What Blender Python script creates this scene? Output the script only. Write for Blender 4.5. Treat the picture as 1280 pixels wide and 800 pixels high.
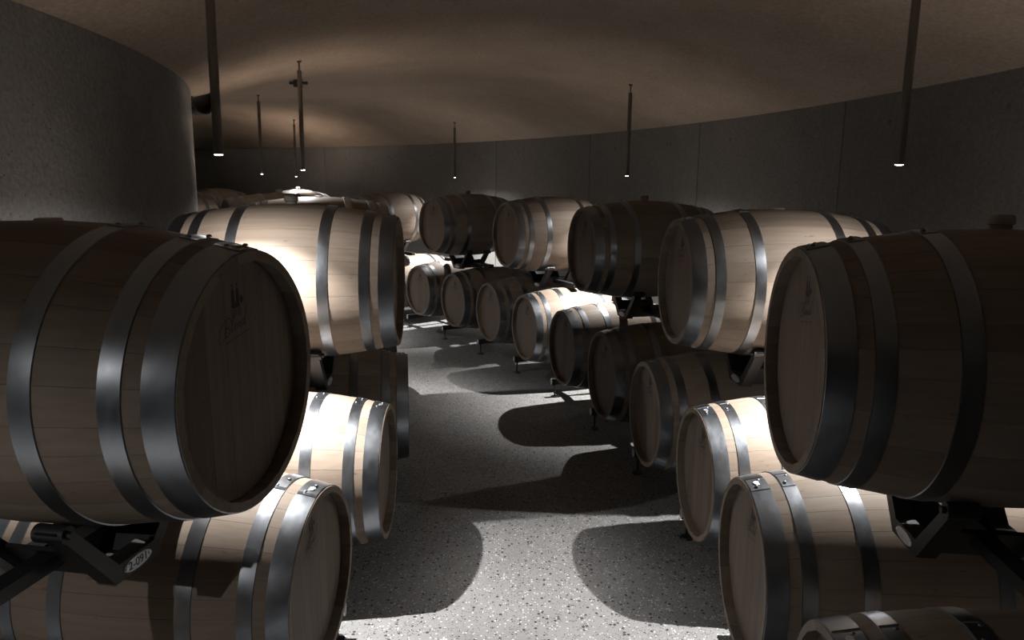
import bpy, bmesh, math, random
from mathutils import Vector, Matrix
from math import sin, cos, pi, radians as RD, sqrt, hypot, atan2

for o in list(bpy.data.objects):
    bpy.data.objects.remove(o)
S = bpy.context.scene
COL = S.collection
rnd = random.Random(7)

# ------------------------------------------------------------------ camera
CAM_H, PITCH, ROLL, FPX = 1.758, RD(10.315), RD(0.721), 918.65
cd = bpy.data.cameras.new('camera')
cam = bpy.data.objects.new('camera', cd)
COL.objects.link(cam)
cd.sensor_fit = 'HORIZONTAL'
cd.sensor_width = 36.0
cd.lens = 36.0 * FPX / 1280.0
cd.clip_start = 0.02
_fw = Vector((0, cos(PITCH), -sin(PITCH)))
_up0 = Vector((0, sin(PITCH), cos(PITCH)))
_r0 = Vector((1, 0, 0))
_r = _r0 * cos(ROLL) + _up0 * sin(ROLL)
_u = _up0 * cos(ROLL) - _r0 * sin(ROLL)
cam.matrix_world = Matrix(((_r.x, _u.x, -_fw.x, 0), (_r.y, _u.y, -_fw.y, 0),
                           (_r.z, _u.z, -_fw.z, CAM_H), (0, 0, 0, 1)))
S.camera = cam

# ------------------------------------------------------------------ world, exposure
w = bpy.data.worlds.new('world')
S.world = w
w.use_nodes = True
w.node_tree.nodes['Background'].inputs[0].default_value = (0.0, 0.0, 0.0, 1)
w.node_tree.nodes['Background'].inputs[1].default_value = 0.0
S.view_settings.view_transform = 'Standard'
S.view_settings.look = 'None'
S.view_settings.gamma = 1.0
S.view_settings.use_curve_mapping = False
S.view_settings.exposure = 0.0
LAMP_Z = 1.855
LAMP_RAYS = ((560.0, RD(100), 1.0), (31.0, RD(164), 0.65))      # core and spill of each lamp: watt, cone, softness
LAMP_COL = (1.0, 0.965, 0.93)

# ------------------------------------------------------------------ the plan of the cellar: arcs
CU = (-8.274, 2.85)                 # centre of the curved cellar
CL = (-9.436, 2.65)                 # centre of the floor-level outer row
R_UP, R_LOW, R_IN, R_INLOW = 9.05, 10.25, 7.775, 7.745
R_WIN, R_WOUT = 6.5, 10.7           # inner and outer wall
TH0, TH1 = RD(-58), RD(104)         # where the cellar begins and ends
ZL, ZU = 0.525, 1.325               # barrel axis heights
BL, RB, RH = 0.95, 0.345, 0.287     # barrel length, bilge radius, head radius


def pol(c, r, deg):
    a = RD(deg)
    return c[0] + r * cos(a), c[1] + r * sin(a)


def _spl(xs, ys, x):
    """smooth monotone-ish interpolation (Catmull-Rom)"""
    if x <= xs[0]:
        return ys[0]
    if x >= xs[-1]:
        return ys[-1]
    for i in range(len(xs) - 1):
        if xs[i] <= x <= xs[i + 1]:
            break
    h = xs[i + 1] - xs[i]
    t = (x - xs[i]) / h

    def m(k):
        a, b = max(k - 1, 0), min(k + 1, len(xs) - 1)
        return (ys[b] - ys[a]) / (xs[b] - xs[a])
    t2, t3 = t * t, t * t * t
    return ((2 * t3 - 3 * t2 + 1) * ys[i] + (t3 - 2 * t2 + t) * h * m(i)
            + (-2 * t3 + 3 * t2) * ys[i + 1] + (t3 - t2) * h * m(i + 1))


def ceil_z(r, th):
    base = _spl([6.3, 6.6, 7.0, 7.4, 7.9, 8.6, 9.4, 10.1, 10.9], [2.32, 2.41, 2.55, 2.65, 2.71, 2.76, 2.69, 2.52, 2.28], r)
    return base


def ceil_xy(x, y):
    return ceil_z(hypot(x - CU[0], y - CU[1]), atan2(y - CU[1], x - CU[0]))


# ------------------------------------------------------------------ materials
def mat(name):
    m = bpy.data.materials.new(name)
    m.use_nodes = True
    nt = m.node_tree
    return m, nt, nt.nodes['Principled BSDF']


def N(nt, typ, **kw):
    n = nt.nodes.new(typ)
    for k, v in kw.items():
        if k.startswith('i_'):
            n.inputs[k[2:].replace('_', ' ')].default_value = v
        else:
            setattr(n, k, v)
    return n


def ramp(nt, stops):
    n = nt.nodes.new('ShaderNodeValToRGB')
    el = n.color_ramp.elements
    while len(el) < len(stops):
        el.new(0.5)
    for e, (p, c) in zip(el, stops):
        e.position = p
        e.color = c if len(c) == 4 else (*c, 1)
    return n


def coords(nt, scale=(1, 1, 1), random_shift=True):
    tc = N(nt, 'ShaderNodeTexCoord')
    mp = N(nt, 'ShaderNodeMapping')
    mp.inputs['Scale'].default_value = scale
    nt.links.new(tc.outputs['Object'], mp.inputs['Vector'])
    if random_shift:
        oi = N(nt, 'ShaderNodeObjectInfo')
        mu = N(nt, 'ShaderNodeMath', operation='MULTIPLY')
        mu.inputs[1].default_value = 37.0
        nt.links.new(oi.outputs['Random'], mu.inputs[0])
        nt.links.new(mu.outputs[0], mp.inputs['Location'])
    return mp


def wood(name, dark, light, scale):
    m, nt, b = mat(name)
    L = nt.links
    mp = coords(nt, scale)
    n1 = N(nt, 'ShaderNodeTexNoise', i_Scale=1.0, i_Detail=6.0, i_Roughness=0.6)
    L.new(mp.outputs[0], n1.inputs['Vector'])
    r1 = ramp(nt, [(0.25, dark), (0.75, light)])
    L.new(n1.outputs[0], r1.inputs[0])
    oi = N(nt, 'ShaderNodeObjectInfo')
    r2 = ramp(nt, [(0.0, (0.74, 0.71, 0.69)), (0.35, (0.93, 0.92, 0.91)), (1.0, (1.0, 1.0, 1.0))])
    L.new(oi.outputs['Random'], r2.inputs[0])
    mx = N(nt, 'ShaderNodeMix', data_type='RGBA', blend_type='MULTIPLY')
    mx.inputs[0].default_value = 1.0
    L.new(r1.outputs[0], mx.inputs[6])
    L.new(r2.outputs[0], mx.inputs[7])
    # knots and dark flecks
    mp2 = coords(nt, (18, 60, 60))
    n2 = N(nt, 'ShaderNodeTexNoise', i_Scale=1.0, i_Detail=2.0)
    L.new(mp2.outputs[0], n2.inputs['Vector'])
    r3 = ramp(nt, [(0.69, (1, 1, 1)), (0.76, (0.55, 0.48, 0.42))])
    L.new(n2.outputs[0], r3.inputs[0])
    mx2 = N(nt, 'ShaderNodeMix', data_type='RGBA', blend_type='MULTIPLY')
    mx2.inputs[0].default_value = 0.7
    L.new(mx.outputs[2], mx2.inputs[6])
    L.new(r3.outputs[0], mx2.inputs[7])
    L.new(mx2.outputs[2], b.inputs['Base Color'])
    b.inputs['Roughness'].default_value = 0.62
    b.inputs['Specular IOR Level'].default_value = 0.18
    bp = N(nt, 'ShaderNodeBump', i_Strength=0.08, i_Distance=0.004)
    L.new(n1.outputs[0], bp.inputs['Height'])
    L.new(bp.outputs[0], b.inputs['Normal'])
    return m


M_STAVE = wood('oak_stave', (0.175, 0.140, 0.111), (0.226, 0.186, 0.152), (2.2, 60, 60))
M_HEAD = wood('oak_head_board', (0.145, 0.115, 0.092), (0.19, 0.153, 0.125), (60, 60, 2.2))


def steel(name, col, rough, scale, lo, hi):
    m, nt, b = mat(name)
    L = nt.links
    mp = coords(nt, scale)
    n1 = N(nt, 'ShaderNodeTexNoise', i_Scale=1.0, i_Detail=5.0, i_Roughness=0.65)
    L.new(mp.outputs[0], n1.inputs['Vector'])
    r1 = ramp(nt, [(0.3, tuple(c * lo for c in col)), (0.7, tuple(min(1, c * hi) for c in col))])
    L.new(n1.outputs[0], r1.inputs[0])
    L.new(r1.outputs[0], b.inputs['Base Color'])
    b.inputs['Metallic'].default_value = 1.0
    r2 = ramp(nt, [(0.3, (rough * 0.85,) * 3), (0.7, (rough * 1.2,) * 3)])
    L.new(n1.outputs[0], r2.inputs[0])
    L.new(r2.outputs[0], b.inputs['Roughness'])
    return m


M_HOOP = steel('galvanised_hoop_steel', (0.24, 0.258, 0.284), 0.33, (14, 7, 7), 0.85, 1.1)
M_RIVET = steel('rivet_steel', (0.16, 0.17, 0.18), 0.45, (40, 40, 40), 0.8, 1.1)
M_TAG = steel('bright_tag_steel', (0.75, 0.76, 0.78), 0.4, (40, 40, 40), 0.9, 1.1)
M_TUBE = steel('lamp_tube_steel', (0.22, 0.21, 0.20), 0.35, (30, 30, 4), 0.85, 1.1)
M_PLATE = steel('aluminium_plate', (0.62, 0.63, 0.64), 0.5, (60, 60, 60), 0.85, 1.1)


def plain(name, col, rough=0.5, metal=0.0, var=0.15, scale=30):
    m, nt, b = mat(name)
    mp = coords(nt, (scale,) * 3)
    n1 = N(nt, 'ShaderNodeTexNoise', i_Scale=1.0, i_Detail=3.0)
    nt.links.new(mp.outputs[0], n1.inputs['Vector'])
    r1 = ramp(nt, [(0.3, tuple(c * (1 - var) for c in col)), (0.7, tuple(c * (1 + var) for c in col))])
    nt.links.new(n1.outputs[0], r1.inputs[0])
    nt.links.new(r1.outputs[0], b.inputs['Base Color'])
    b.inputs['Roughness'].default_value = rough
    b.inputs['Metallic'].default_value = metal
    return m


M_BLACK = plain('black_painted_steel', (0.012, 0.012, 0.013), 0.42)
M_PRINT = plain('branded_ink', (0.035, 0.026, 0.022), 0.8)
M_BUNG = plain('silicone_bung', (0.30, 0.27, 0.25), 0.6)
M_DARKPIT = plain('dark_pit', (0.075, 0.073, 0.07), 0.9)

M_LENS, nt, b = mat('lamp_lens_glow')
b.inputs['Base Color'].default_value = (0.9, 0.9, 0.9, 1)
b.inputs['Emission Color'].default_value = (1.0, 0.95, 0.88, 1)
b.inputs['Emission Strength'].default_value = 25.0


def concrete(name, dark, light, pit=0.6, bump=0.25, warm=None):
    m, nt, b = mat(name)
    L = nt.links
    mp = coords(nt, (1, 1, 1), False)
    n1 = N(nt, 'ShaderNodeTexNoise', i_Scale=1.6, i_Detail=8.0, i_Roughness=0.62)
    n2 = N(nt, 'ShaderNodeTexNoise', i_Scale=45.0, i_Detail=4.0, i_Roughness=0.6)
    v = N(nt, 'ShaderNodeTexVoronoi', i_Scale=26.0)
    for n in (n1, n2, v):
        L.new(mp.outputs[0], n.inputs['Vector'])
    r1 = ramp(nt, [(0.3, dark), (0.7, light)])
    L.new(n1.outputs[0], r1.inputs[0])
    r2 = ramp(nt, [(0.35, (0.82, 0.82, 0.82)), (0.65, (1.08, 1.08, 1.08))])
    L.new(n2.outputs[0], r2.inputs[0])
    mx = N(nt, 'ShaderNodeMix', data_type='RGBA', blend_type='MULTIPLY')
    mx.inputs[0].default_value = 1.0
    L.new(r1.outputs[0], mx.inputs[6])
    L.new(r2.outputs[0], mx.inputs[7])
    r3 = ramp(nt, [(0.05, (1 - pit,) * 3), (0.13, (1, 1, 1))])
    L.new(v.outputs['Distance'], r3.inputs[0])
    mx2 = N(nt, 'ShaderNodeMix', data_type='RGBA', blend_type='MULTIPLY')
    mx2.inputs[0].default_value = 1.0
    L.new(mx.outputs[2], mx2.inputs[6])
    L.new(r3.outputs[0], mx2.inputs[7])
    L.new(mx2.outputs[2], b.inputs['Base Color'])
    b.inputs['Roughness'].default_value = 0.85
    b.inputs['Specular IOR Level'].default_value = 0.25
    bp = N(nt, 'ShaderNodeBump', i_Strength=bump, i_Distance=0.01)
    ad = N(nt, 'ShaderNodeMath', operation='ADD')
    L.new(n2.outputs[0], ad.inputs[0])
    L.new(r3.outputs[0], ad.inputs[1])
    L.new(ad.outputs[0], bp.inputs['Height'])
    L.new(bp.outputs[0], b.inputs['Normal'])
    return m


M_WALL = concrete('board_cast_concrete', (0.17, 0.167, 0.163), (0.22, 0.217, 0.21))
M_INNER = concrete('rough_concrete', (0.19, 0.19, 0.19), (0.27, 0.27, 0.267), 0.55, 0.5)
M_CEIL = concrete('brown_plaster', (0.34, 0.272, 0.216), (0.43, 0.352, 0.286), 0.3, 0.35)


def terrazzo():
    m, nt, b = mat('ground_concrete_floor')
    L = nt.links
    mp = coords(nt, (1, 1, 1), False)
    n1 = N(nt, 'ShaderNodeTexNoise', i_Scale=2.2, i_Detail=7.0, i_Roughness=0.6)
    L.new(mp.outputs[0], n1.inputs['Vector'])
    base = ramp(nt, [(0.3, (0.15, 0.15, 0.153)), (0.7, (0.20, 0.20, 0.20))])
    L.new(n1.outputs[0], base.inputs[0])
    prev = base.outputs[0]
    # small stones: random cells show dark or pale
    for sc, thr, col, rad in ((62, 0.86, (0.02, 0.02, 0.02), 0.42), (95, 0.84, (0.42, 0.415, 0.40), 0.4),
                              (150, 0.80, (0.035, 0.034, 0.033), 0.42), (150, 0.14, (0.23,0.23,0.22), 0.42)):
        v = N(nt, 'ShaderNodeTexVoronoi', i_Scale=float(sc))
        L.new(mp.outputs[0], v.inputs['Vector'])
        sep = N(nt, 'ShaderNodeSeparateColor')
        L.new(v.outputs['Color'], sep.inputs[0])
        g = N(nt, 'ShaderNodeMath', operation='GREATER_THAN' if thr > 0.5 else 'LESS_THAN')
        g.inputs[1].default_value = thr
        L.new(sep.outputs[0], g.inputs[0])
        d = N(nt, 'ShaderNodeMath', operation='LESS_THAN')
        d.inputs[1].default_value = rad
        L.new(v.outputs['Distance'], d.inputs[0])
        mu = N(nt, 'ShaderNodeMath', operation='MULTIPLY')
        L.new(g.outputs[0], mu.inputs[0])
        L.new(d.outputs[0], mu.inputs[1])
        mx = N(nt, 'ShaderNodeMix', data_type='RGBA')
        L.new(mu.outputs[0], mx.inputs[0])
        L.new(prev, mx.inputs[6])
        mx.inputs[7].default_value = (*col, 1)
        prev = mx.outputs[2]
    L.new(prev, b.inputs['Base Color'])
    b.inputs['Roughness'].default_value = 0.55
    b.inputs['Specular IOR Level'].default_value = 0.35
    bp = N(nt, 'ShaderNodeBump', i_Strength=0.06, i_Distance=0.004)
    L.new(n1.outputs[0], bp.inputs['Height'])
    L.new(bp.outputs[0], b.inputs['Normal'])
    return m


M_FLOOR = terrazzo()


# ------------------------------------------------------------------ helpers
def mesh(name, verts, faces, material, smooth=False, normals=None):
    me = bpy.data.meshes.new(name)
    me.from_pydata(verts, [], faces)
    me.materials.append(material)
    if smooth or normals:
        me.polygons.foreach_set('use_smooth', [True] * len(me.polygons))
    me.update()
    if normals:
        flat = []
        for p in me.polygons:
            fn = normals[p.index]
            for li in p.loop_indices:
                vi = me.loops[li].vertex_index
                flat.append(fn(vi) if fn else tuple(p.normal))
        me.normals_split_custom_set(flat)
    return me


def place(name, me, parent=None, loc=None, rot=None):
    o = bpy.data.objects.new(name, me)
    COL.objects.link(o)
    if parent:
        o.parent = parent
    if loc:
        o.location = loc
    if rot:
        o.rotation_euler = rot
    return o


def tag(o, label, cat, group=None):
    o['label'] = label
    o['category'] = cat
    if group:
        o['group'] = group


class MB:
    def __init__(self):
        self.v, self.f = [], []

    def poly_prism(self, pts, vec):
        """closed prism from a planar polygon (3D points) along vec"""
        n = len(pts)
        o = len(self.v)
        vec = Vector(vec)
        self.v += [tuple(p) for p in pts] + [tuple(Vector(p) + vec) for p in pts]
        self.f.append(tuple(o + i for i in reversed(range(n))))
        self.f.append(tuple(o + n + i for i in range(n)))
        for i in range(n):
            j = (i + 1) % n
            self.f.append((o + i, o + j, o + n + j, o + n + i))

    def box(self, c, s):
        x, y, z = (k / 2 for k in s)
        self.poly_prism([(c[0] - x, c[1] - y, c[2] - z), (c[0] + x, c[1] - y, c[2] - z),
                         (c[0] + x, c[1] + y, c[2] - z), (c[0] - x, c[1] + y, c[2] - z)], (0, 0, s[2]))

    def cyl(self, a, b, r, n=12, r2=None):
        a, b = Vector(a), Vector(b)
        d = (b - a).normalized()
        u = d.orthogonal().normalized()
        w_ = d.cross(u)
        r2 = r if r2 is None else r2
        o = len(self.v)
        for p, q in ((a, r), (b, r2)):
            for i in range(n):
                t = 2 * pi * i / n
                self.v.append(tuple(p + u * q * cos(t) + w_ * q * sin(t)))
        self.f.append(tuple(o + i for i in reversed(range(n))))
        self.f.append(tuple(o + n + i for i in range(n)))
        for i in range(n):
            j = (i + 1) % n
            self.f.append((o + i, o + j, o + n + j, o + n + i))

    def lathe(self, prof, n=16, c=(0, 0, 0)):
        """profile [(r, z)] around vertical axis through c"""
        o = len(self.v)
        for r, z in prof:
            for i in range(n):
                t = 2 * pi * i / n
                self.v.append((c[0] + r * cos(t), c[1] + r * sin(t), c[2] + z))
        m_ = len(prof)
        for k in range(m_ - 1):
            for i in range(n):
                j = (i + 1) % n
                self.f.append((o + k * n + i, o + k * n + j, o + (k + 1) * n + j, o + (k + 1) * n + i))
        self.f.append(tuple(o + i for i in reversed(range(n))))
        self.f.append(tuple(o + (m_ - 1) * n + i for i in range(n)))

    def mesh(self, name, material, smooth=False):
        me = mesh(name, self.v, self.f, material)
        bm = bmesh.new()
        bm.from_mesh(me)
        bmesh.ops.recalc_face_normals(bm, faces=bm.faces)
        bm.to_mesh(me)
        bm.free()
        if smooth:
            me.polygons.foreach_set('use_smooth', [True] * len(me.polygons))
            me.set_sharp_from_angle(angle=RD(40))
        return me


# ------------------------------------------------------------------ room shell
def structure(o):
    o['kind'] = 'structure'
    return o


def arc_grid(r_of, z_of, nth, nk):
    v, f = [], []
    for i in range(nth + 1):
        th = TH0 + (TH1 - TH0) * i / nth
        for k in range(nk + 1):
            r = r_of(k / nk)
            v.append((CU[0] + r * cos(th), CU[1] + r * sin(th), z_of(k / nk, r, th)))
    for i in range(nth):
        for k in range(nk):
            a = i * (nk + 1) + k
            f.append((a, a + 1, a + nk + 2, a + nk + 1))
    return v, f


# floor slab
v, f = arc_grid(lambda t: 6.3 + t * 4.7, lambda t, r, th: 0.0, 80, 1)
structure(place('floor', mesh('floor', v, f, M_FLOOR)))
# vaulted ceiling, one smooth shell
v, f = arc_grid(lambda t: 6.3 + t * 4.7, lambda t, r, th: ceil_z(r, th), 220, 60)
structure(place('ceiling', mesh('ceiling', v, [tuple(reversed(q)) for q in f], M_CEIL, True)))

# inner wall: one curved pour
v, f = arc_grid(lambda t: R_WIN, lambda t, r, th: t * 2.62, 160, 1)
structure(place('wall_inner', mesh('wall_inner', v, f, M_INNER, True)))

# outer wall: cast panels with open joints, form tie holes
wall_out = place('wall_outer', None)
structure(wall_out)
v, f = arc_grid(lambda t: R_WOUT + 0.06, lambda t, r, th: t * 2.52, 120, 1)
place('wall_backing', mesh('wall_backing', v, f, M_DARKPIT, True), wall_out)


def panel_mesh(dth, h):
    n, pts, faces = 8, [], []
    for i in range(n + 1):
        a = -dth / 2 + dth * i / n
        for r in (R_WOUT, R_WOUT + 0.058):
            for z in (0.0, h):
                pts.append((r * cos(a), r * sin(a), z))
    for i in range(n):
        a, b2 = 4 * i, 4 * i + 4
        faces += [(a, b2, b2 + 1, a + 1), (a + 2, a + 3, b2 + 3, b2 + 2), (a + 1, b2 + 1, b2 + 3, a + 3)]
    faces += [(0, 1, 3, 2), (4 * n, 4 * n + 2, 4 * n + 3, 4 * n + 1)]
    return mesh('wall_panel', pts, faces, M_WALL)


PD = 9.8
pm = panel_mesh(RD(PD) - 0.0009, 2.48)
mb = MB()
mb.lathe([(0.019, -0.002), (0.018, 0.0008)], 14)
tie = mb.mesh('tie_hole', plain('tie_hole_filler', (0.12, 0.118, 0.114), 0.9))
k = -8
while True:
    th = 21.7 + PD * (k + 0.5)
    if th > math.degrees(TH1) + 2:
        break
    if th > math.degrees(TH0) - 2:
        p = place('wall_panel', pm, wall_out, (CU[0], CU[1], 0), (0, 0, RD(th)))
        for dz in (0.95, 2.17):
            for da in (-0.3, 0.3):
                a = da / R_WOUT * 1.55
                place('tie_hole', tie, p, ((R_WOUT + 0.0005) * cos(a), (R_WOUT + 0.0005) * sin(a), dz),
                      (0, -pi / 2, a))
    k += 1

# closing walls at both ends of the arc
for nm, th in (('wall_near', TH0), ('wall_far', TH1)):
    v = []
    for r in (6.3, 11.0):
        for z in (0, 2.9):
            v.append((CU[0] + r * cos(th), CU[1] + r * sin(th), z))
    structure(place(nm, mesh(nm, v, [(0, 1, 3, 2)], M_WALL)))


# ------------------------------------------------------------------ the barrel
def prof(x):
    return RB - (RB - RH) * (2 * abs(x) / BL) ** 2


def prof_n(x):
    s = -(RB - RH) * 2 * (2 * abs(x) / BL) * 2 / BL * (1 if x >= 0 else -1)
    l = sqrt(1 + s * s)
    return -s / l, 1 / l


def stave_mesh(a0, a1):
    """one curved stave between two angles (angle 0 = top, about the X axis)"""
    gap = 0.0004 / RB
    a0, a1 = a0 + gap, a1 - gap
    nx, na = 8, 3
    xs = [-BL / 2 + BL * i / nx for i in range(nx + 1)]
    V, F, NF = [], [], []

    def pt(x, a, r):
        return (x, r * sin(a), r * cos(a))
    ang = {}
    for i, x in enumerate(xs):
        for j in range(na + 1):
            a = a0 + (a1 - a0) * j / na
            ang[len(V)] = (x, a)
            V.append(pt(x, a, prof(x)))
    no = len(V)
    for i, x in enumerate(xs):
        t = 0.020 if i in (0, nx) else 0.027
        for a in (a0, a1):
            V.append(pt(x, a, prof(x) - t))

    def nrm(vi):
        x, a = ang[vi]
        sx, sr = prof_n(x)
        return (sx, sr * sin(a), sr * cos(a))
    w_ = na + 1
    for i in range(nx):
        for j in range(na):
            F.append((i * w_ + j, (i + 1) * w_ + j, (i + 1) * w_ + j + 1, i * w_ + j + 1))
            NF.append(nrm)
        a, b2 = no + 2 * i, no + 2 * i + 2
        F.append((a, a + 1, b2 + 1, b2))
        NF.append(None)
        F.append((i * w_, no + 2 * i, no + 2 * i + 2, (i + 1) * w_))
        NF.append(None)
        F.append((i * w_ + na, (i + 1) * w_ + na, no + 2 * i + 3, no + 2 * i + 1))
        NF.append(None)
    F.append(tuple(range(w_)) + (no + 1, no))
    NF.append(None)
    e = nx * w_
    F.append((no + 2 * nx, no + 2 * nx + 1) + tuple(e + j for j in reversed(range(w_))))
    NF.append(None)
    # faces must look outwards for the custom normals
    me = bpy.data.meshes.new('stave')
    me.from_pydata(V, [], F)
    bm = bmesh.new()
    bm.from_mesh(me)
    bmesh.ops.recalc_face_normals(bm, faces=bm.faces)
    bm.to_mesh(me)
    bm.free()
    me.materials.append(M_STAVE)
    me.polygons.foreach_set('use_smooth', [True] * len(me.polygons))
    flat = []
    for p in me.polygons:
        for li in p.loop_indices:
            vi = me.loops[li].vertex_index
            flat.append(nrm(vi) if p.index < len(NF) and NF[p.index] else tuple(p.normal))
    me.normals_split_custom_set(flat)
    return me


def stave_set(seed, n=27):
    r = random.Random(seed)
    ws = [r.uniform(0.72, 1.3) for _ in range(n)]
    # the bung stave is a wide one, centred on top
    tot = sum(ws)
    a = -ws[0] / tot * pi
    out = []
    for k_ in ws:
        b2 = a + k_ / tot * 2 * pi
        out.append(stave_mesh(a, b2))
        a = b2
    return out


STAVES = [stave_set(3), stave_set(11), stave_set(23)]


def head_boards(seed):
    r = random.Random(seed)
    RI = prof(BL / 2) - 0.019
    ws = [r.uniform(0.85, 1.2) for _ in range(7)]
    tot = sum(ws)
    y = -RI
    out = []
    for k_ in ws:
        y1 = y + 2 * RI * k_ / tot
        a, b2 = y + 0.0004, y1 - 0.0004
        pts = []
        m_ = 5
        for i in range(m_ + 1):
            yy = a + (b2 - a) * i / m_
            pts.append((0, yy, sqrt(max(RI * RI - yy * yy, 0)) + 0.0005))
        for i in range(m_ + 1):
            yy = b2 + (a - b2) * i / m_
            pts.append((0, yy, -sqrt(max(RI * RI - yy * yy, 0)) - 0.0005))
        mb_ = MB()
        mb_.poly_prism(pts, (0.02, 0, 0))
        out.append(mb_.mesh('head_board', M_HEAD))
        y = y1
    return out


HEADS = [head_boards(5), head_boards(9)]


def hoop_mesh(x0, x1, proud=0.0026, a0=0.0, a1=2 * pi, n=80, name='hoop', material=None):
    full = abs(a1 - a0 - 2 * pi) < 1e-6
    V, F, NN = [], [], {}
    cnt = n if full else n + 1
    xm = (x0 + x1) / 2
    for i in range(cnt):
        a = a0 + (a1 - a0) * i / n
        for x, e in ((x0, 0), (x0 + 0.001, proud), (x1 - 0.001, proud), (x1, 0)):
            r = prof(x) + e
            if e == 0:
                r -= 0.001
            sx, sr = prof_n(x)
            NN[len(V)] = (sx, sr * sin(a), sr * cos(a))
            V.append((x, r * sin(a), r * cos(a)))
    flat_side = set()
    for i in range(n):
        j = (i + 1) % cnt
        for k_ in range(3):
            F.append((4 * i + k_, 4 * i + k_ + 1, 4 * j + k_ + 1, 4 * j + k_))
            if k_ != 1:
                flat_side.add(len(F) - 1)
    if not full:
        F.append((0, 1, 2, 3))
        flat_side.add(len(F) - 1)
        F.append(tuple(4 * n + q for q in (3, 2, 1, 0)))
        flat_side.add(len(F) - 1)
    me = bpy.data.meshes.new(name)
    me.from_pydata(V, [], F)
    me.materials.append(material or M_HOOP)
    bm = bmesh.new()
    bm.from_mesh(me)
    bm.faces.ensure_lookup_table()
    for fc in bm.faces:
        c = fc.calc_center_median()
        fc.normal_update()
        rad = Vector((c.x - xm, c.y, c.z)) if fc.index in flat_side else Vector((0, c.y, c.z))
        if fc.index in flat_side and abs(fc.normal.x) > 0.5:
            rad = Vector((c.x - xm, 0, 0))
        if fc.normal.dot(rad) < 0:
            fc.normal_flip()
    bm.to_mesh(me)
    bm.free()
    me.polygons.foreach_set('use_smooth', [True] * len(me.polygons))
    flat = []
    for p in me.polygons:
        for li in p.loop_indices:
            flat.append(tuple(p.normal) if p.index in flat_side else NN[me.loops[li].vertex_index])
    me.normals_split_custom_set(flat)
    return me


h2 = BL / 2
HOOPS = []       # (mesh, lap mesh, [rivet positions], x mid)
for x0, x1 in ((-h2 + 0.002, -h2 + 0.064), (-h2 + 0.098, -h2 + 0.142), (-0.212, -0.166),
               (0.166, 0.212), (h2 - 0.142, h2 - 0.098), (h2 - 0.064, h2 - 0.002)):
    lap = hoop_mesh(x0 + 0.0015, x1 - 0.0015, 0.0044, RD(-11), RD(5), 6, 'hoop_lap')
    HOOPS.append((hoop_mesh(x0, x1), lap, (x0 + x1) / 2))
mb = MB()
mb.lathe([(0.0065, -0.001), (0.0062, 0.0016), (0.0045, 0.0036), (0.002, 0.0045)], 8)
RIVET = mb.mesh('rivet', M_RIVET, True)
mb = MB()
mb.lathe([(0.013, 0), (0.013, 0.0008), (0.0125, 0.001)], 16)
TAG = mb.mesh('tag_disc', M_TAG)
mb = MB()
mb.lathe([(0.024, -0.004), (0.026, 0.012), (0.031, 0.014), (0.031, 0.030), (0.027, 0.036), (0.012, 0.037)], 16)
BUNG = mb.mesh('bung', M_BUNG, True)


def ribbon(mb_, pts, w0, w1=None, dense=5):
    """flat brush stroke along a smooth curve; pts (u, v[, width])"""
    P = [(p[0], p[1], p[2] if len(p) > 2 else w0) for p in pts]
    out = []
    for i in range(len(P) - 1):
        p0, p1, p2, p3 = P[max(i - 1, 0)], P[i], P[i + 1], P[min(i + 2, len(P) - 1)]
        for s in range(dense):
            t = s / dense
            out.append(tuple(0.5 * (2 * b + (c - a) * t + (2 * a - 5 * b + 4 * c - d) * t * t
                                    + (3 * b - a - 3 * c + d) * t ** 3) for a, b, c, d in zip(p0, p1, p2, p3)))
    out.append(P[-1])
    o = len(mb_.v)
    for i, p in enumerate(out):
        a, b2 = out[max(i - 1, 0)], out[min(i + 1, len(out) - 1)]
        dx, dy = b2[0] - a[0], b2[1] - a[1]
        l = hypot(dx, dy) or 1
        nx, ny = -dy / l, dx / l
        for s in (0.5, -0.5):
            mb_.v.append((0.0, -(p[0] + nx * p[2] * s), p[1] + ny * p[2] * s))
    for i in range(len(out) - 1):
        mb_.f.append((o + 2 * i, o + 2 * i + 1, o + 2 * i + 3, o + 2 * i + 2))


def patch(mb_, pts):
    o = len(mb_.v)
    mb_.v += [(0.0, -u, v_) for u, v_ in pts]
    mb_.f.append(tuple(range(o, o + len(pts))))


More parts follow.
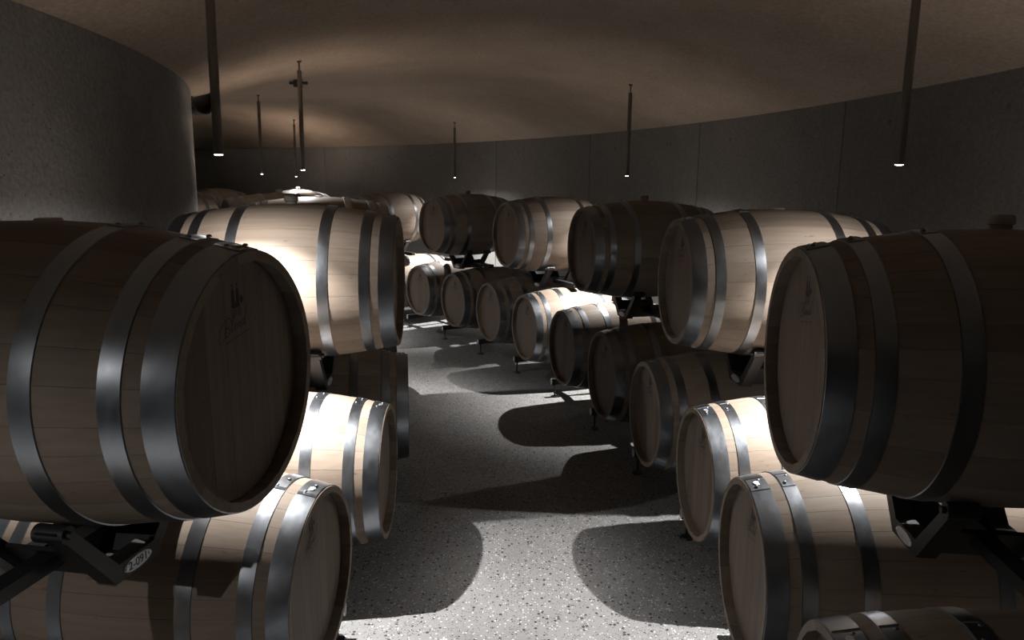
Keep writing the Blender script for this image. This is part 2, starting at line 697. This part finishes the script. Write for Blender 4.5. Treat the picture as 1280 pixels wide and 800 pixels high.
def print_mesh():
    """stamped crest, the handwritten word Blend and a line of fine print; u right, v up, metres"""
    m_ = MB()
    sc = 0.0105          # x-height of the script

    def st(pts, wd=0.0022):
        q = [((p[0] + 0.28 * p[1]) * sc - 0.060, p[1] * sc * 1.12 + 0.108 + p[0] * sc * 0.16,
              (p[2] if len(p) > 2 else 1.0) * wd) for p in pts]
        ribbon(m_, q, wd)
    # B: entry swash, stem, two bowls
    st([(-0.6, -1.2, .6), (-1.5, -0.6, .7), (-1.7, 0.8, .9), (-0.9, 2.3, .9), (0.6, 3.0, .7), (2.0, 2.9, .9), (2.6, 2.2, 1.2),
        (1.9, 1.4, .9), (1.0, 1.25, .6), (2.1, 1.0, .8), (2.6, 0.3, 1.3), (1.8, -0.3, .9), (0.6, -0.1, .6)])
    st([(1.1, 2.7, 1.1), (0.8, 1.4, 1.5), (0.5, -0.2, 1.2), (-0.2, -0.7, .6)])
    # l
    st([(2.6, 0.4, .5), (3.4, 1.6, .6), (3.9, 2.9, .7), (3.6, 3.2, .7), (3.2, 2.2, 1.2), (3.1, 0.6, 1.4), (3.4, 0.0, .9), (4.0, 0.3, .5)])
    # e
    st([(4.0, 0.3, .5), (4.8, 0.75, .6), (4.9, 1.15, .8), (4.4, 1.1, 1.0), (4.2, 0.4, 1.3), (4.6, -0.05, .9), (5.3, 0.35, .5)])
    # n
    st([(5.3, 0.35, .5), (5.7, 1.0, .9), (5.6, 0.5, 1.3), (5.5, 0.0, 1.1)])
    st([(5.5, 0.1, .5), (6.1, 0.9, .7), (6.5, 1.0, .9), (6.5, 0.4, 1.3), (6.7, 0.0, .9), (7.2, 0.3, .5)])
    # d with tall flourish
    st([(8.2, 0.95, .6), (7.6, 1.05, .8), (7.2, 0.5, 1.3), (7.5, 0.0, .9), (8.1, 0.4, .6), (8.6, 1.6, .8), (8.9, 2.9, 1.2), (9.3, 3.5, .7)])
    st([(8.5, 1.4, .9), (8.2, 0.4, 1.3), (8.4, 0.0, .9), (9.1, 0.4, .5)])
    # fine print line, too small to read
    for i in range(15):
        if i in (4, 9):
            continue
        u = -0.050 + i * 0.0066
        v_ = 0.092 + (u + 0.05) * 0.13
        patch(m_, [(u, v_), (u + 0.0042, v_ + 0.0006), (u + 0.0042, v_ + 0.0034), (u, v_ + 0.0028)])
    # crest: two little towers on a block, a small round seal beside it
    for cx in (-0.013, 0.006):
        patch(m_, [(cx - 0.007, 0.176), (cx + 0.007, 0.176), (cx + 0.006, 0.198), (cx + 0.004, 0.206), (cx, 0.209),
                   (cx - 0.004, 0.206), (cx - 0.006, 0.198)])
        patch(m_, [(cx - 0.003, 0.211), (cx + 0.003, 0.211), (cx + 0.003, 0.215), (cx, 0.218), (cx - 0.003, 0.215)])
    patch(m_, [(-0.021, 0.164), (0.014, 0.164), (0.013, 0.176), (-0.020, 0.176)])
    patch(m_, [(0.022 + 0.007 * cos(t), 0.180 + 0.009 * sin(t)) for t in [i * pi / 5 for i in range(10)]])
    for y in (0.146, 0.161):
        ribbon(m_, [(-0.023, y), (0.018, y)], 0.0012, dense=1)
    for i in range(7):
        u = -0.021 + i * 0.006
        ribbon(m_, [(u, 0.148), (u + 0.001, 0.159)], 0.0018 if i % 2 else 0.0028, dense=1)
    me = mesh('head_print', m_.v, m_.f, M_PRINT)
    return me


PRINT = print_mesh()

TEMPL = {}


def make_barrel(x, y, zc, deg, label, group, detail, idx, upper):
    """front head at (x, y); the body runs back along angle deg"""
    a = RD(deg)
    cx, cy = x + cos(a) * BL / 2, y + sin(a) * BL / 2
    root = place('oak_barrel', None, None, (cx, cy, zc - RB), (0, 0, a))
    tag(root, label, 'barrel', group)
    jit = RD(rnd.uniform(-3, 3))
    z = (0, 0, RB)
    rt = (jit, 0, 0)
    for me in STAVES[idx % 3]:
        place('stave', me, root, z, rt)
    for me in HEADS[idx % 2]:
        place('head_board', me, root, (-BL / 2 + 0.034, 0, RB), rt)
        if detail >= 1:
            place('head_board', me, root, (BL / 2 - 0.054, 0, RB), rt)
    if detail >= 1:
        place('head_print', PRINT, root, (-BL / 2 + 0.0333, 0, RB), rt)
    for hm, lap, xm in HOOPS:
        ho = place('hoop', hm, root, z, rt)
        if detail >= 1:
            place('hoop_lap', lap, ho)
            rr = prof(xm) + 0.0044
            for d in (-7.5, 1.5):
                t = RD(d)
                place('rivet', RIVET, ho, (xm + (0.010 if d > 0 else -0.008), rr * sin(t), rr * cos(t)), (-t, 0, 0))
            if detail >= 2 and abs(xm) > 0.4:
                t = RD(-3)
                place('tag_disc', TAG, ho, (xm, (rr) * sin(t), (rr) * cos(t)), (-t, 0, 0))
    dz = -0.002 if upper and idx % 2 == 1 else -0.031           # every other bung is driven in flush
    place('bung', BUNG, root, (0, (RB + dz) * sin(-jit), RB + (RB + dz) * cos(jit)), (jit, 0, 0))
    return root


# ------------------------------------------------------------------ racks
mbp = MB()
pts = [(0.0, 0.050 * cos(2 * pi * i / 20), 0.0165 * sin(2 * pi * i / 20)) for i in range(20)]
mbp.poly_prism(pts, (0.002, 0, 0))
PLATE = mbp.mesh('number_plate', M_PLATE)
mbp = MB()
pts = [(0.0, 0.021 * cos(2 * pi * i / 20), 0.027 * sin(2 * pi * i / 20)) for i in range(20)]
mbp.poly_prism(pts, (0.002, 0, 0))
SMALLPLATE = mbp.mesh('number_plate', M_PLATE)

cu = bpy.data.curves.new('plate_digits', 'FONT')
cu.body = '2-091'
cu.size = 0.030
cu.align_x = 'CENTER'
cu.align_y = 'CENTER'
cu.extrude = 0.0004
tmp = bpy.data.objects.new('tmp', cu)
COL.objects.link(tmp)
dg = bpy.context.evaluated_depsgraph_get()
DIGITS = bpy.data.meshes.new_from_object(tmp.evaluated_get(dg))
DIGITS.name = 'plate_digits'
DIGITS.materials.clear()
DIGITS.materials.append(M_BLACK)
bpy.data.objects.remove(tmp)

ZB = 0.835               # underside of the upper cradles
XC = 0.12               # cradles stand this far from the middle of the barrel
mbr = MB()
mbr.poly_prism([(-0.025, y_, z_ - ZB) for y_, z_ in ((-0.238, 1.038), (-0.075, 0.835), (0.075, 0.835), (0.238, 1.038), (0.204, 1.042),
                                                    (0.062, 0.878), (-0.062, 0.878), (-0.204, 1.042))], (0.05, 0, 0))
CRADLE = mbr.mesh('cradle', M_BLACK)
mbr = MB()
for sg in (-1, 1):
    mbr.poly_prism([(-XC, sg * 0.058, 0.008), (-XC, sg * 0.128, 0.100), (-XC, sg * 0.120, 0.106), (-XC, sg * 0.050, 0.014)], (2 * XC, 0, 0))
mbr.box((0, 0, 0.011), (2 * XC, 0.112, 0.006))
TROUGH = mbr.mesh('trough', M_BLACK)
mbr = MB()
mbr.cyl((-0.036, 0, 0), (0.036, 0, 0), 0.020, 14)
mbr.cyl((-0.046, 0, 0), (0.046, 0, 0), 0.009, 8)
PAD = mbr.mesh('roller', M_BLACK, True)
mbr = MB()
mbr.cyl((-0.045, 0, 0), (0.045, 0, 0), 0.030, 14)
mbr.cyl((-0.060, 0, 0), (-0.045, 0, 0), 0.012, 8)
mbr.cyl((0.045, 0, 0), (0.060, 0, 0), 0.012, 8)
ROLLER = mbr.mesh('roller', M_BLACK, True)
mbr = MB()
mbr.box((0, 0, ZL + RB + 0.030 - ZB), (0.05, 0.98, 0.032))
for sg in (-1, 1):
    mbr.box((0, sg * 0.43, ZL + RB + 0.0115 - ZB), (0.07, 0.09, 0.007))
BEARER = mbr.mesh('bearer', M_BLACK)
mbr = MB()
mbr.lathe([(0.0045, -0.001), (0.0045, 0.002), (0.003, 0.003)], 8)
SCREW = mbr.mesh('plate_screw', M_TAG)


def make_rack(x, y, deg, label, group, numbered=False):
    a = RD(deg)
    cx, cy = x + cos(a) * BL / 2, y + sin(a) * BL / 2
    root = place('barrel_rack', None, None, (cx, cy, ZB), (0, 0, a))
    tag(root, label, 'rack', group)
    for sx in (-1, 1):
        c = place('cradle', CRADLE, root, (sx * XC, 0, 0))
        for sy in (-1, 1):
            zz = ZU - sqrt((prof(XC) + 0.020) ** 2 - 0.215 ** 2) - ZB
            place('roller', PAD, c, (0, sy * 0.215, zz - 0.006))
        if sx < 0:
            p = place('number_plate', PLATE, c, (-0.0268, 0, 0.0215))
            if numbered:
                # digits read from the aisle
                place('plate_digits', DIGITS, c, (-0.0270, 0, 0.0215), (pi / 2, 0, -pi / 2))
                p['label'] = 'oval metal plate with stamped number'
            for sy in (-1, 1):
                place('plate_screw', SCREW, c, (-0.0268, sy * 0.042, 0.0215), (0, -pi / 2, 0))
    place('trough', TROUGH, root)
    place('bearer', BEARER, root)
    return root


mbf = MB()
mbf.box((0.032, 0, 0.135), (BL - 0.14, 0.036, 0.05))
FTUBE = mbf.mesh('base_tube', M_BLACK)
mbf = MB()
mbf.cyl((0, 0, 0.012), (0, 0, 0.112), 0.007, 8)
mbf.cyl((0, 0, 0), (0, 0, 0.010), 0.036, 16, 0.030)
mbf.cyl((0, 0, 0.100), (0, 0, 0.112), 0.014, 6)
FFOOT = mbf.mesh('levelling_foot', M_BLACK)
mbf = MB()
mbf.poly_prism([(-0.03, -0.05, 0.16), (-0.03, 0.05, 0.16), (-0.03, 0.20, 0.225), (-0.03, 0.20, 0.25), (-0.03, 0.14, 0.25),
                (-0.03, 0.0, 0.20), (-0.03, -0.14, 0.25), (-0.03, -0.20, 0.25), (-0.03, -0.20, 0.225)], (0.06, 0, 0))
FARM = mbf.mesh('cradle_bar', M_BLACK)


def make_base(x, y, deg, half, label, group):
    """floor support between two floor-level barrels"""
    a = RD(deg)
    cx, cy = x + cos(a) * BL / 2, y + sin(a) * BL / 2
    root = place('floor_rack', None, None, (cx, cy, 0), (0, 0, a))
    tag(root, label, 'rack', group)
    place('base_tube', FTUBE, root)
    place('number_plate', SMALLPLATE, root, (-BL / 2 + 0.100, 0, 0.135))
    for xx in (-0.34, 0.40):
        place('levelling_foot', FFOOT, root, (xx, 0, 0))
    for xx in (-0.2, 0.2):
        place('cradle_bar', FARM, root, (xx, 0, 0))
        rb = prof(xx)
        for s in (-1, 1):
            # roller touching the barrel skin
            dy = 0.261
            dz = sqrt(max((rb + 0.030) ** 2 - dy * dy, 0.0))
            place('roller', ROLLER, root, (xx, s * (half - dy), ZL - dz - 0.002))
    return root


# ------------------------------------------------------------------ fill the rows
ORD = ['first', 'second', 'third', 'fourth', 'fifth', 'sixth', 'seventh', 'eighth', 'ninth', 'tenth', 'eleventh',
       'twelfth', 'thirteenth', 'fourteenth', 'fifteenth', 'sixteenth', 'seventeenth', 'eighteenth', 'nineteenth', 'twentieth']

UP_OUT = [-16.6, -6.3, 3.7, 14.8, 25.0, 35.4, 45.6, 57.4, 67.6, 77.8]
LOW_OUT = [-12.07 + 4.79 * i for i in range(13)]
UP_IN = [-9.3, 3.5, 19.0, 32.9, 53.5, 67.3]
LOW_IN = [-12.9, -5.2, 1.5, 8.7, 15.6, 22.5, 29.4, 36.3, 43.2, 50.1, 57.0, 63.9]


def detail_at(x, y):
    d = hypot(x, y)
    return 2 if d < 4.5 else (1 if d < 11 else 0)


def low_out(k):
    """place and angle of the k-th floor-level barrel of the outer row"""
    if k < len(LOW_OUT):
        d = LOW_OUT[k] + {1: 0.33, 2: 0.3}.get(k, 0.0)
        x, y = pol(CL, R_LOW - {1: 0.045, 2: 0.04}.get(k, 0.0), d)
        return x, y, d
    d = 55.1 + 5.1 * (k - len(LOW_OUT))
    x, y = pol(CU, 9.25, d)
    return x, y, d


def nth(k):
    """rows are counted from the first barrel in view; one more stands before it"""
    return ORD[k - 1] if k else 'foremost'


i = 0
for k, d in enumerate(UP_OUT):
    x, y = pol(CU, R_UP, d)
    make_barrel(x, y, ZU, d, f'oak barrel on black rack by the panelled outer wall, {nth(k)} upper one going in', 'upper barrels along the outer wall', detail_at(x, y), i, True)
    make_rack(x, y, d, f'black steel rack under the {nth(k)} upper barrel along the panelled outer wall', 'upper racks along the outer wall')
    i += 1
for k in range(16):
    x, y, d = low_out(k)
    make_barrel(x, y, ZL, d, f'floor-level oak barrel by the panelled outer wall, {nth(k)} of its row going in', 'floor barrels along the outer wall', detail_at(x, y), i, False)
    i += 1
    if k:
        x0, y0, d0 = low_out(k - 1)
        dm = (d + d0) / 2
        gap = 2 * hypot(x - x0, y - y0)
        make_base((x + x0) / 2, (y + y0) / 2, dm, gap / 4, f'black floor rack between the {nth(k - 1)} and {nth(k)} floor-level barrels by the outer wall', 'floor racks along the outer wall')
for k, d in enumerate(UP_IN):
    x, y = pol(CU, R_IN if k else 7.805, d)
    make_barrel(x, y, ZU, d + 180, f'oak barrel on black rack by the rounded inner wall, {ORD[k]} upper one going in', 'upper barrels along the inner wall', detail_at(x, y), i, True)
    make_rack(x, y, d + 180, f'black steel rack under the {ORD[k]} upper barrel along the rounded inner wall', 'upper racks along the inner wall', k == 0)
    i += 1
for k, d in enumerate(LOW_IN):
    x, y = pol(CU, {1: 7.72, 3: 7.78}.get(k, R_INLOW), d)
    make_barrel(x, y, ZL, d + 180, f'floor-level oak barrel by the rounded inner wall, {nth(k)} of its row going in', 'floor barrels along the inner wall', detail_at(x, y), i, False)
    i += 1
    if k:
        dm = (d + LOW_IN[k - 1]) / 2
        x, y = pol(CU, R_INLOW, dm)
        make_base(x, y, dm + 180, (R_INLOW - BL / 2) * RD(d - LOW_IN[k - 1]) / 2, f'black floor rack between the {nth(k - 1)} and {nth(k)} floor-level barrels by the inner wall', 'floor racks along the inner wall')


# ------------------------------------------------------------------ pendant tube lamps
def make_lamp(x, y, label):
    zc = ceil_xy(x, y)
    root = place('pendant_lamp', None, None, (x, y, LAMP_Z))
    tag(root, label, 'lamp', 'pendant tube lamps')
    ht = zc - LAMP_Z
    m_ = MB()
    m_.lathe([(0.0155, 0.002), (0.016, 0.0), (0.016, ht - 0.07), (0.013, ht - 0.066)], 20)
    place('tube', m_.mesh('tube', M_TUBE, True), root)
    m_ = MB()
    m_.cyl((0, 0, ht - 0.07), (0, 0, ht + 0.01), 0.006, 8)
    st = place('stem', m_.mesh('stem', M_TUBE, True), root)
    m_ = MB()
    m_.lathe([(0.016, ht - 0.012), (0.018, ht + 0.02)], 12)
    place('ceiling_cap', m_.mesh('ceiling_cap', M_TUBE, True), root)
    m_ = MB()
    m_.lathe([(0.004, -0.003), (0.0145, -0.001), (0.0145, 0.003)], 16)
    place('lens', m_.mesh('lens', M_LENS, True), root)
    for watt, cone, blend in LAMP_RAYS:
        ld = bpy.data.lights.new('lamp_light', 'SPOT')
        ld.energy = watt
        ld.color = LAMP_COL
        ld.spot_size = cone
        ld.spot_blend = blend
        ld.shadow_soft_size = 0.010
        place('lamp_light', ld, root, (0, 0, -0.012))
    return root


LAMPS = [((-1.045, 2.66), 'steel tube pendant lamp between the first two upper barrels by the rounded inner wall'),
         ((1.44, 2.81), 'steel tube pendant lamp between the first two upper barrels by the panelled outer wall'),
         ((0.95,6.28), 'steel tube pendant lamp between the third and fourth upper barrels by the outer wall'),
         ((-0.75, 9.5), 'thin tube pendant lamp between the fifth and sixth upper barrels by the outer wall'),
         ((-1.53, 5.44), 'tube pendant lamp hanging over the third upper barrel by the inner wall'),
         ((-2.76, 8.2), 'tube pendant lamp between the fourth and fifth upper barrels by the inner wall'),
         ((-3.18, 10.93), 'small tube pendant lamp hanging over the seventh upper barrel by the outer wall'),
         ((-1.45, 0.15), 'steel tube pendant lamp before the first upper barrel by the rounded inner wall')]
for (x, y), lb in LAMPS:
    make_lamp(x, y, lb)


# ------------------------------------------------------------------ small fittings at the ceiling
def ceil_point(r, deg):
    x, y = pol(CU, r, deg)
    return x, y, ceil_z(r, RD(deg))


# black collar and disc stand in for the dark recess at the inner wall
x, y, z = ceil_point(6.60, 25.5)
recess = place('recess_stand_in', None, None, (x, y, z - 0.05))
tag(recess, 'dark round stand-in for the recess under the ceiling at the rounded inner wall', 'pipe')
m_ = MB()
n_ = 24
ro, ri, dp = 0.10, 0.088, 0.16
prf = [(ri, 0.0), (ro, 0.0), (ro, -dp), (ri, -dp)]
for q, (rr_, xx) in enumerate(prf):
    for i_ in range(n_):
        t = 2 * pi * i_ / n_
        m_.v.append((xx, rr_ * cos(t), rr_ * sin(t)))
for q in range(4):
    for i_ in range(n_):
        j_ = (i_ + 1) % n_
        q2 = (q + 1) % 4
        m_.f.append((q * n_ + i_, q * n_ + j_, q2 * n_ + j_, q2 * n_ + i_))
place('recess_collar', m_.mesh('recess_collar', M_BLACK, True), recess, (0, 0, 0), (0, 0, RD(-48)))
m_ = MB()
m_.cyl((-0.10, 0, 0), (-0.11, 0, 0), ri + 0.004, 24)
place('recess_disc', m_.mesh('recess_disc', M_BLACK), recess, (0, 0, 0), (0, 0, RD(-48)))

# little dark junction box on the ceiling beyond the inner-row lamp
x, y, z = ceil_point(7.46, 31.5)
jb = place('junction_box', None, None, (x, y, z - 0.03))
tag(jb, 'small dark junction box with conduit stub on the vaulted ceiling', 'box')
m_ = MB()
m_.box((0, 0, 0), (0.07, 0.05, 0.07))
place('box_body', m_.mesh('box_body', M_BLACK), jb)
m_ = MB()
m_.cyl((0.03, 0, 0.0), (0.085, 0, 0.0), 0.014, 10)
m_.cyl((-0.03, 0, 0.0), (-0.075, 0, 0.0), 0.014, 10)
place('conduit_stub', m_.mesh('conduit_stub', M_BLACK, True), jb)
